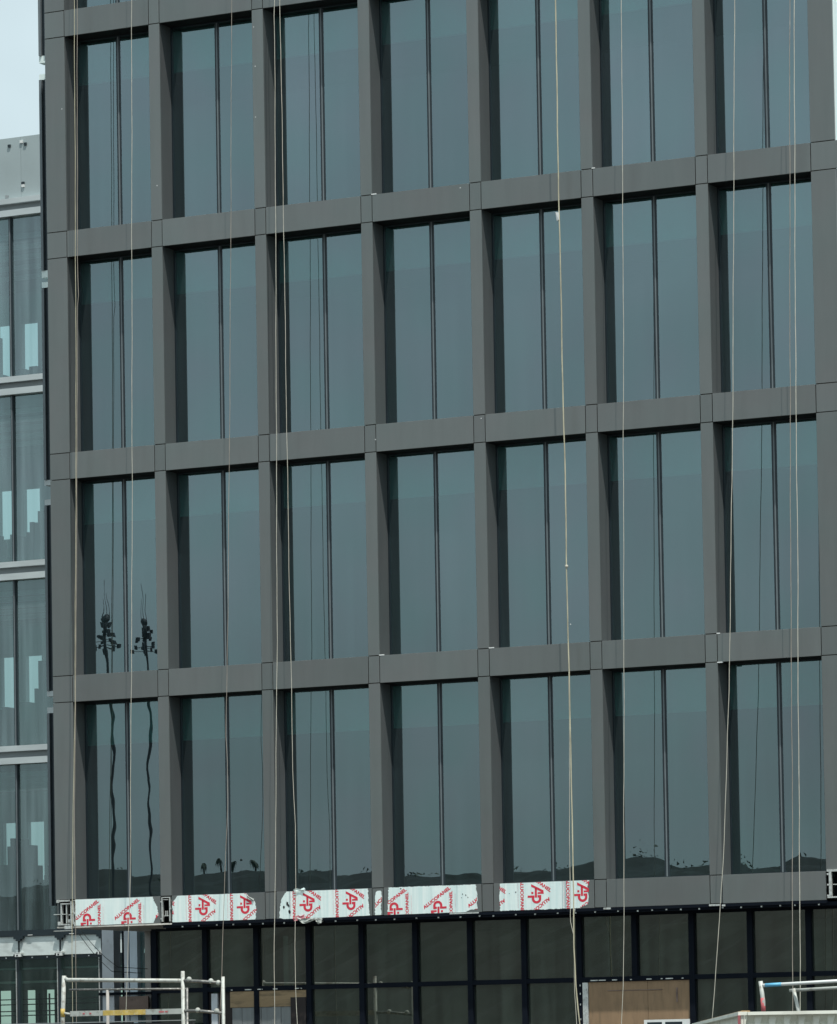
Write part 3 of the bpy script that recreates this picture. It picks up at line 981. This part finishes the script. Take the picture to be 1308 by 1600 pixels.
for fi, (zh, zs) in enumerate(flo):
    x = -20.0
    while x < -9:
        wd_ = random.uniform(.05, .22)
        hh = zs + 1.55 + random.uniform(-.35, .45) + .55 * math.sin(x * 2.3 + fi)
        st.append((x, x + wd_, 21.2 + random.uniform(0, .4), 22.0, zs - .3, hh))
        x += wd_ + random.choice((0, 0, .02, .3))
boxes("stacked_boards", st, INT_DARK, wing)["kind"] = "stuff"
tr_ = []
for fi, (zh, zs) in enumerate(flo):
    for q in range(5):
        y = 17.5 + q * 1.1
        tr_.append((-20, -8, y, y + .12, zh - .14, zh - .04))
boxes("ceiling_tray", tr_, WHITE_WRAP, wing)["kind"] = "stuff"
# ground floor of the wing
box("dark_base_strip", WX0, WX1, WY - .1, WY + .1, 4.66, 4.795, FRAME, wing)
box("wrapped_beam", WX0, WX1, WY - .06, WY + .1, 4.23, 4.655, WHITE_WRAP, wing)
box("lower_head_rail", WX0, WX1, WY - .03, WY + .1, 4.15, 4.226, FRAME, wing)
for x in wm:
    box("post", x - .03, x + .03, WY - .05, WY + .08, 0, 4.148, FRAME, wing)
    box("gasket_strip", x - .055, x - .038, WY - .06, WY - .03, 0, 4.148, ALU, wing)
    cb = root("clamp", "", "", (x + .05, WY, 4.4)); del cb["label"]; del cb["category"]; cb.parent = wing
    boxes("clamp_plate", [(x - .06, x + .18, WY - .14, WY - .07, 4.60, 4.66), (x + .0, x + .12, WY - .14, WY - .07, 4.555, 4.598)], FRAME, cb)
    boxes("clamp_rod", [(x + .05, x + .072, WY - .12, WY - .09, 4.30, 4.553)], BLACK, cb)
    boxes("clamp_foot", [(x - .04, x + .16, WY - .14, WY - .07, 4.285, 4.299), (x - .02, x + .13, WY - .15, WY - .07, 4.205, 4.27)], WHITE, cb)
    boxes("clamp_nut", [(x + .02, x + .06, WY - .16, WY - .151, 4.22, 4.25), (x - .05, x - .03, WY - .16, WY - .13, 4.21, 4.26)], BLACK, cb)
    boxes("screw", [(x + dx, x + dx + .03, WY - .045, WY - .031, 4.175, 4.20) for dx in (.35, .74)], WHITE, cb)
for a, b in zip(wm[:-1], wm[1:]):
    pane("pane", a + .03, b - .03, WY + .03, .1, 4.15, GLASS_WING, wing, (random.gauss(0, .0008), random.gauss(0, .001)))
    box("white_dash", a + .3, a + .42, WY - .115, WY - .101, 4.675, 4.69, WHITE, wing)
# beyond the ground floor glass: wall with big openings, railings against the light
GB = solid("green_grey_inner_wall", (0.055, 0.08, 0.075), .9, 0, .15, 1)
segs = []
ws = [(-16.6, -16.2), (-15.95, -15.62), (-15.42, -15.01), (-14.66, -14.33), (-14.12, -13.80), (-13.74, -13.66), (-12.50, -11.7), (-11.3, -10.9)]
px_ = -34.0
for a, b in ws:
    segs.append((px_, a, 22.0, 22.2, 0, 4.78)); segs.append((a, b, 22.0, 22.2, 3.60, 4.78)); px_ = b
segs.append((px_, -7, 22.0, 22.2, 0, 4.78))
boxes("ground_inner_wall", segs, GB, wing)
rl = []
for z in (3.36, 3.24, 3.08, 2.98, 2.6):
    rl.append((-20, -10, 21.6, 21.64, z, z + .025))
for x in (-15.18, -14.0, -13.72, -15.8, -12.0):
    rl.append((x, x + .03, 21.6, 21.64, 0, 3.5))
boxes("inner_railing", rl, BLACK, wing)
box("inner_beam", WX0, WX1, 18.5, 18.7, 3.68, 3.73, RECESS, wing)
box("inner_beam", WX0, WX1, 19.5, 19.6, 4.02, 4.06, RECESS, wing)
boxes("side_wall", [(WX0, WX0 + .2, WY + .1, 25.8, 0, 21.2)], RECESS, wing)
# ------------------------------------------------------------------ ropes
def spline(pts, y0=-.22, ytop=-.10):
    """smooth path through the given points (x, z) hanging in front of the facade, with slight waver"""
    P = [Vector((x, y0, z)) for x, z in pts]
    if P[0].z > 19:
        P = [Vector((P[0].x, -.06, 26.36))] + [P[0] + Vector((0, 0, 0))] + P[1:]
    res = []
    n = len(P)
    ph = random.uniform(0, 9)
    for i in range(n - 1):
        a, b = P[i], P[i + 1]
        L = (a - b).length
        k = max(2, int(L / .35))
        p0 = P[i - 1] if i else a
        p3 = P[i + 2] if i + 2 < n else b
        for j in range(k):
            t = j / k
            q = a.lerp(b, t)
            # gentle smoothing of the corners
            q = q + ((a - p0).normalized() - (b - a).normalized()) * (-.5) * 0.03 * (1 - t) ** 3 if i else q
            q.x += .0035 * math.sin(q.z * 1.9 + ph) + .0025 * math.sin(q.z * 5.1 + ph * 2)
            res.append(q)
    res.append(P[-1])
    return res


rope_tab = [
    ("thin yellowed rope hanging down the left corner pier, outermost on the left", ROPE_Y, .0105,
     [(.482, 21.018), (.436, 16.17), (.397, 12.725), (.302, 8.155), (.228, 5.88), (.18, 4.2), (.17, .4)]),
    ("brown rope close beside the leftmost rope, with a small kink near the top storeys", ROPE_B, .0095,
     [(.542, 21.011), (.476, 16.166), (.492, 15.451), (.455, 15.247), (.417, 12.723), (.345, 9.294), (.269, 6.447), (.25, 4.458), (.26, .3)]),
    ("white rope down the middle of the leftmost window column", ROPE, .0095,
     [(1.67, 20.866), (1.598, 16.054), (1.533, 11.495), (1.475, 8.66), (1.455, 8.207), (1.402, 5.268), (1.343, 4.029), (1.269, 2.622), (1.2, .2)]),
    ("pale rope beside the third pier, left one of a pair, bowed near its top", ROPE, .010,
     [(4.568, 20.494), (4.534, 19.989), (4.54, 19.593), (4.512, 16.888), (4.494, 15.539), (4.407, 9.052), (4.333, 6.273), (4.291, 4.609), (4.257, 3.723), (4.238, 2.284), (4.2, .2)]),
    ("pale rope right of the third pier, drifting right and crossing the peeling film", ROPE, .0095,
     [(4.657, 20.482), (4.664, 16.872), (4.662, 13.504), (4.663, 10.709), (4.671, 9.036), (4.676, 6.813), (4.709, 5.813), (4.694, 4.595), (4.666, 3.712), (4.667, 3.049), (4.691, 2.276), (4.7, .2)]),
    ("thin dull rope in the second window column, slanting left over its centre bar", ROPE_B, .0085,
     [(3.70, 20.605), (3.60, 15.854), (3.518, 12.476), (3.407, 8.551), (3.362, 7.433), (3.38, 6.984), (3.382, 6.313), (3.328, 5.422), (3.283, 4.642), (3.23, 3.751), (3.183, 2.861), (3.136, 2.305), (3.0, .2)]),
    ("thickest yellowish rope in the fifth window column with a white tag tied on", ROPE_Y, .019,
     [(9.951, 19.802), (9.937, 17.399), (9.943, 15.927), (9.946, 13.481), (9.959, 11.529), (9.956, 9.962), (9.961, 8.182), (9.972, 6.138), (9.966, 4.422), (9.96, 3.565), (9.982, 2.923), (10.049, 2.174), (10.15, .2)]),
    ("short slack strand branching off the thick rope over the frayed film", ROPE, .009,
     [(9.961, 8.182), (9.915, 5.067), (9.909, 4.209), (9.898, 3.995), (9.953, 3.779), (9.956, 3.351), (9.956, 2.817), (9.99, 2.175), (10.0, .2)]),
    ("straight pale rope in the sixth window column ending over the plywood", ROPE, .0095,
     [(11.166, 19.646), (11.117, 16.183), (11.066, 12.95), (11.037, 11.876), (10.98, 8.66), (10.901, 4.924), (10.862, 3.327), (10.847, 2.902), (10.796, 2.159), (10.7, .2)]),
    ("pale rope beside the seventh pier, pulled leftward towards its foot", ROPE, .0105,
     [(13.213, 19.383), (13.12, 15.969), (13.047, 13.204), (12.984, 11.19), (12.921, 9.603), (12.855, 7.702), (12.792, 6.648), (12.684, 4.859), (12.557, 3.493), (12.442, 2.423), (12.2, .2)]),
    ("duller left rope of the pair in the rightmost window column", ROPE_B, .010,
     [(14.189, 19.258), (14.054, 13.114), (13.974, 8.902), (13.939, 6.384), (13.896, 4.292), (13.846, 2.101), (13.8, .2)]),
    ("brighter right rope of the pair in the rightmost window column", ROPE, .0115,
     [(14.268, 19.248), (14.201, 15.854), (14.145, 12.684), (14.118, 10.05), (14.062, 7.112), (14.045, 5.646), (14.018, 3.975), (13.98, 2.099), (13.95, .2)]),
]
for lab, m_, r_, pts in rope_tab:
    o = tube("rope", spline(pts), r_ * .62, m_, None, 6)
    o["label"] = lab; o["category"] = "rope"; o["group"] = "ropes hanging down the facade"
    if "tag" in lab:
        t = pyobj("tag", [(9.88, -.24, 15.97), (9.94, -.245, 15.96), (9.945, -.25, 15.83), (9.90, -.235, 15.82), (9.88, -.21, 15.96), (9.94, -.215, 15.95), (9.945, -.22, 15.83), (9.90, -.205, 15.82)],
                  [(0, 1, 2, 3), (7, 6, 5, 4), (0, 4, 5, 1), (1, 5, 6, 2), (2, 6, 7, 3), (3, 7, 4, 0)], WHITE, o)
        bm = bmesh.new(); bmesh.ops.create_uvsphere(bm, u_segments=8, v_segments=6, radius=.03)
        me = bpy.data.meshes.new("knot"); bm.to_mesh(me); bm.free(); me.materials.append(ROPE)
        link("knot", me, o, (9.956, -.22, 9.962))

for i, (a, b, lab) in enumerate((((-1.088, 4.24), (-.325, 3.444), "thin slack cable slanting down to the grey column, lower of two"), ((-.993, 4.24), (-.20, 3.52), "thin slack cable slanting down to the grey column, upper of two"))):
    pts = [(a[0] + (b[0] - a[0]) * t, 2.0, a[1] + (b[1] - a[1]) * t - .06 * math.sin(math.pi * t)) for t in [k / 12 for k in range(13)]]
    o = tube("cable", pts + [(pts[-1][0] + .05, 2.98, pts[-1][2] - .02)], .006, CABLE, None, 6)
    o["label"] = lab; o["category"] = "cable"

# ------------------------------------------------------------------ things standing in front
# scaffold tower with guard rail
sf = root("scaffold_tower", "mobile scaffold with scuffed white guard rails in front of the left corner", "scaffold", (3.0, -2.6, 0))
SY, SY2 = -3.0, -1.6
tube("post", [(1.70, SY, 3.26), (1.66, SY, 2.52), (1.64, SY, .1)], .038, RAIL, sf)
tube("post_band", [(1.668, SY - .004, 2.70), (1.664, SY - .004, 2.56)], .0395, YELLOW, sf)
tube("post", [(4.02, SY, 3.28), (4.02, SY, .1)], .034, RAIL, sf)
tube("top_rail", [(1.72, SY, 3.21), (1.78, SY, 3.185), (2.5, SY, 3.165), (4.0, SY, 3.12)], .034, RAIL, sf)
tube("top_rail", [(4.04, SY, 3.12), (4.35, SY, 3.10), (4.75, SY, 3.065)], .027, RAIL_DARK, sf)
tube("post", [(4.79, SY, 3.17), (4.78, SY, .1)], .030, RAIL, sf)
tube("rear_rail", [(.95, SY2, 3.05), (2.3, SY2, 3.03), (3.3, SY2, 3.01)], .018, RAIL_DARK, sf)
tube("rear_post", [(1.72, SY2, 3.03), (1.70, SY2, .1)], .028, BEIGE_COL, sf)
tube("rear_post", [(3.3, SY2, 3.03), (3.28, SY2, .1)], .022, RAIL_DARK, sf)
box("toe_board", 1.82, 4.0, SY - .02, SY + .02, 2.565, 2.655, RAIL, sf)
box("toe_board_yellow", 2.47, 3.30, SY - .0235, SY - .0205, 2.567, 2.653, YELLOW, sf)
for (a, b) in ((2.07, 2.11), (2.20, 2.24), (3.56, 3.66), (3.68, 3.73)):
    box("red_mark", a, b, SY - .0235, SY - .0205, 2.595, 2.62, RED, sf)
tube("toe_rail", [(1.68, SY, 2.625), (1.84, SY, 2.60)], .02, RAIL, sf)
tube("toe_rail", [(4.0, SY, 2.615), (4.3, SY, 2.61), (4.78, SY, 2.56)], .026, RAIL_DARK, sf)
for (x, z) in ((4.14, 3.14), (4.56, 3.10), (4.70, 3.07), (4.3, 2.62), (4.66, 2.60)):
    bm = bmesh.new(); bmesh.ops.create_uvsphere(bm, u_segments=10, v_segments=7, radius=.045)
    me = bpy.data.meshes.new("clamp"); bm.to_mesh(me); bm.free(); me.materials.append(RAIL)
    link("clamp", me, sf, Vector((x, SY, z)) - Vector(sf.location))
box("deck", 1.66, 4.78, SY + .05, SY2, 2.0, 2.05, PLY_DIM, sf)
tube("brace", [(1.66, SY, .4), (4.0, SY, 1.9)], .02, RAIL_DARK, sf)
tube("brace", [(4.0, SY, .4), (1.66, SY, 1.9)], .02, RAIL_DARK, sf)

# dark hoarding at the bottom left
hd = root("hoarding", "low charcoal hoarding at the lower left edge, behind the scaffold", "hoarding", (-2, -5, 0))
for i in range(5):
    box("hoarding_board", 3.2 - 1.22 * (i + 1), 3.2 - 1.22 * i - .01, -1.2, -1.15, 0, 2.47 if i else 2.45, HOARD, hd)
    box("hoarding_cap", 3.2 - 1.22 * (i + 1), 3.2 - 1.22 * i - .01, -1.22, -1.13, 2.475, 2.49, RECESS, hd)

# ladder frame behind the container
lf = root("guard_frame", "white tube guard frame with a blue wrapped end above the container", "guard rail", (16.6, -6, 0))
tube("post", [(15.655, -6, 2.80), (15.69, -6, 2.50), (15.70, -6, .1)], .034, RAIL, lf)
tube("red_sleeve", [(15.683, -6, 2.55), (15.695, -6, 2.30)], .0355, RED, lf)
tube("top_rail", [(15.67, -6, 2.735), (17.8, -6, 2.80)], .026, WHITE, lf)
tube("blue_wrap", [(15.73, -6, 2.737), (15.99, -6, 2.745)], .029, BLUE, lf)
tube("second_rail", [(16.0, -5.7, 2.655), (17.8, -5.7, 2.71)], .024, RAIL, lf)
tube("strut", [(16.14, -5.9, 2.68), (16.22, -5.9, 2.3), (16.3, -5.9, .1)], .028, RAIL, lf)
tube("post", [(17.75, -6, 2.85), (17.75, -6, .1)], .030, RAIL, lf)

# waste container: open-topped, ribbed sides
ct = root("waste_container", "chalky white ribbed steel container at the lower right corner", "container", (23.6, -26.06, 0))
A0 = Vector((23.6, -26.06, 0))
dl = Vector((-5.4, 11.46, 0)).normalized()       # long side, running away
dw = Vector((dl.y, -dl.x, 0)).normalized()
if dw.x < 0:
    dw = -dw
LL, WW, HH = 12.19, 2.44, 2.10


def cpt(u, v, z):
    p = dl * u + dw * v
    return (p.x, p.y, z)


def obox(name, u0, u1, v0, v1, z0, z1, m, parent):
    vs = [cpt(u, v, z) for z in (z0, z1) for u, v in ((u0, v0), (u1, v0), (u1, v1), (u0, v1))]
    fs = [(0, 3, 2, 1), (4, 5, 6, 7), (0, 1, 5, 4), (1, 2, 6, 5), (2, 3, 7, 6), (3, 0, 4, 7)]
    o = pyobj(name, vs, fs, m, parent)
    bm = bmesh.new(); bm.from_mesh(o.data); bmesh.ops.recalc_face_normals(bm, faces=bm.faces[:]); bm.to_mesh(o.data); bm.free()
    return o


def ribbed(name, along, length, fixed, sgn, pitch, depth, m, parent):
    """trapezoid-ribbed steel wall, 3 mm sheet"""
    vs, fs = [], []
    s = 0.0
    prof = []
    while s < length - pitch:
        for f_, d in ((0, 0), (.30, 0), (.45, depth), (.80, depth), (.95, 0)):
            prof.append((s + f_ * pitch, d))
        s += pitch
    prof.append((length, 0))
    for s, d in prof:
        for z in (.15, HH - .11, HH - .036):
            dd = d if z < HH - .1 else 0
            if along == 'u':
                vs.append(cpt(s, fixed + sgn * dd, z))
            else:
                vs.append(cpt(fixed + sgn * dd, s, z))
    for i in range(len(prof) - 1):
        for j in range(2):
            a = i * 3 + j
            fs.append((a, a + 1, a + 4, a + 3))
    o = pyobj(name, vs, fs, m, parent)
    md = o.modifiers.new("sheet", 'SOLIDIFY'); md.thickness = .004
    return o


ribbed("side_wall", 'u', LL, .03, 1, .28, .04, CONT, ct)
ribbed("side_wall", 'u', LL, WW - .03, -1, .28, .04, CONT, ct)
ribbed("end_wall", 'v', WW, .02, 1, .145, .055, CONT, ct)
ribbed("end_wall", 'v', WW, LL - .03, -1, .165, .045, CONT, ct)
obox("top_rim", 0, LL, -.03, .06, HH - .035, HH, CONT, ct)
obox("top_rim", 0, LL, WW - .06, WW + .03, HH - .035, HH, CONT, ct)
obox("top_rim", -.06, .06, .062, WW - .062, HH - .035, HH - .003, CONT, ct)
obox("top_rim", LL - .06, LL + .03, .062, WW - .062, HH - .035, HH - .003, CONT, ct)
obox("corner_post", -.03, .0, -.035, -.008, 0, HH - .036, PINK, ct)
obox("floor_plate", 0, LL, 0, WW, .08, .14, CONT, ct)
obox("skid", .3, LL - .3, .4, .55, 0, .079, RAIL_DARK, ct)
obox("skid", .3, LL - .3, WW - .55, WW - .4, 0, .079, RAIL_DARK, ct)
obox("edge_timber", 1.2, LL - .3, .065, .15, HH - .06, HH + .025, TAN, ct)
obox("latch_box", -.06, -.031, 1.28, 1.75, HH - .22, HH - .12, CONT, ct)

nb = root("notice_board", "white framed board with dark strips at the foot of the plywood", "board", (11.35, -1.0, 0))
box("board", 11.56, 12.36, -1.02, -.98, .4, 2.315, WHITE, nb)
boxes("dark_strip", [(11.62, 11.88, -1.026, -1.021, 2.20, 2.275), (11.94, 12.24, -1.026, -1.021, 2.20, 2.275)], FRAME, nb)
box("leg", 11.60, 11.66, -1.0, -.95, 0, .4, RAIL_DARK, nb)
box("leg", 12.26, 12.32, -1.0, -.95, 0, .4, RAIL_DARK, nb)

# ------------------------------------------------------------------ across the yard: mast, its added double and palms mirrored in the lower left panes
def mast(x, y, top, label):
    r = root("telecom_mast", label, "mast", (x, y, 0), "telecom masts")
    pts = [(x + .05 * math.sin(z * .55), y, z) for z in [k * top / 40 for k in range(41)]]
    tube("pole", [p for p in pts if p[2] <= top - 2.6], .085, MAST, r, 8)
    c = Vector((x, y, top))
    tube("crown", [(x, y, top - 3.2), (x, y, top - 2.0)], .13, MAST, r, 8)
    bm = bmesh.new(); bmesh.ops.create_uvsphere(bm, u_segments=12, v_segments=8, radius=.19)
    me = bpy.data.meshes.new("radome"); bm.to_mesh(me); bm.free(); me.materials.append(MAST)
    link("radome", me, r, (0, 0, top - 2.05))
    for k in range(5):
        z = top - 4.0 + k * .40
        for q in range(3 + (k < 3) * 2):
            a = k * 1.3 + q * 1.35 + random.uniform(-.3, .3)
            R_ = (.86, .78, .60, .42, .30)[k] * random.uniform(.6, 1.05)
            ax, ay = x + math.cos(a) * R_, y + math.sin(a) * R_
            zz = z + random.uniform(-.12, .12)
            tube("arm", [(x, y, zz + .06), (ax, ay, zz)], .022, MAST, r, 5)
            sz = random.uniform(.05, .10)
            box("antenna", ax - sz, ax + sz, ay - sz, ay + sz, zz - random.uniform(.05, .22), zz + random.uniform(.08, .2), MAST, r)
    for dx, h in ((-.16, .9), (.0, 0.0), (.17, .6)):
        tube("spike", [(x + dx, y, top - 2.0), (x + dx, y, top - h)], .016, MAST, r, 5)
    return r


mast(-88.55, -150, 30.0, "left telecom mast mirrored in the lower left window panes")
mast(-86.15, -150, 29.9, "second telecom mast, added to repeat the left one in the neighbouring pane")  # added mast, only there to give the mirrored mast a second time


def palm(x, y, base, h, lean, label):
    r = root("palm_tree", label, "palm tree", (x, y, base), "small palms on the hill")
    tube("trunk", [(x, y, base - 1), (x + lean * .5, y, base + h * .5), (x + lean, y, base + h * .75)], .11, BARK, r, 7)
    vs, fs = [], []
    cx, cy_, cz = x + lean, y, base + h * .75
    for i in range(26):
        a = random.uniform(0, 6.28); e = random.uniform(-.5, 1.3); L = random.uniform(.25, .6)
        pv = None
        for s in range(6):
            t = s / 5
            rr = L * t
            p = Vector((cx + math.cos(a) * rr * math.cos(e), cy_ + math.sin(a) * rr * math.cos(e), cz + rr * math.sin(e) - .75 * t * t))
            wv = Vector((-math.sin(a), math.cos(a), 0)) * (.13 * math.sin(math.pi * min(1, t + .12)) + .01)
            b = len(vs)
            vs += [tuple(p - wv - Vector((x, y, base))), tuple(p + wv + Vector((0, 0, .03)) - Vector((x, y, base)))]
            if pv is not None:
                fs.append((pv, pv + 1, b + 1, b))
            pv = b
    pyobj("crown", vs, fs, LEAF, r)


for x, h, b, ln, lab in ((-172.2, 1.5, 21.0, .1, "leftmost small palm on the hill crest, mirrored in the second window"),
                         (-170.3, 2.1, 21.0, -.1, "tallest of the small palms on the hill crest"),
                         (-169.2, 1.4, 21.0, .3, "short leaning palm beside the tallest one on the hill crest"),
                         (-166.4, 1.7, 20.9, .0, "rightmost lone palm on the hill crest")):
    palm(x, -309, b, h, ln, lab)
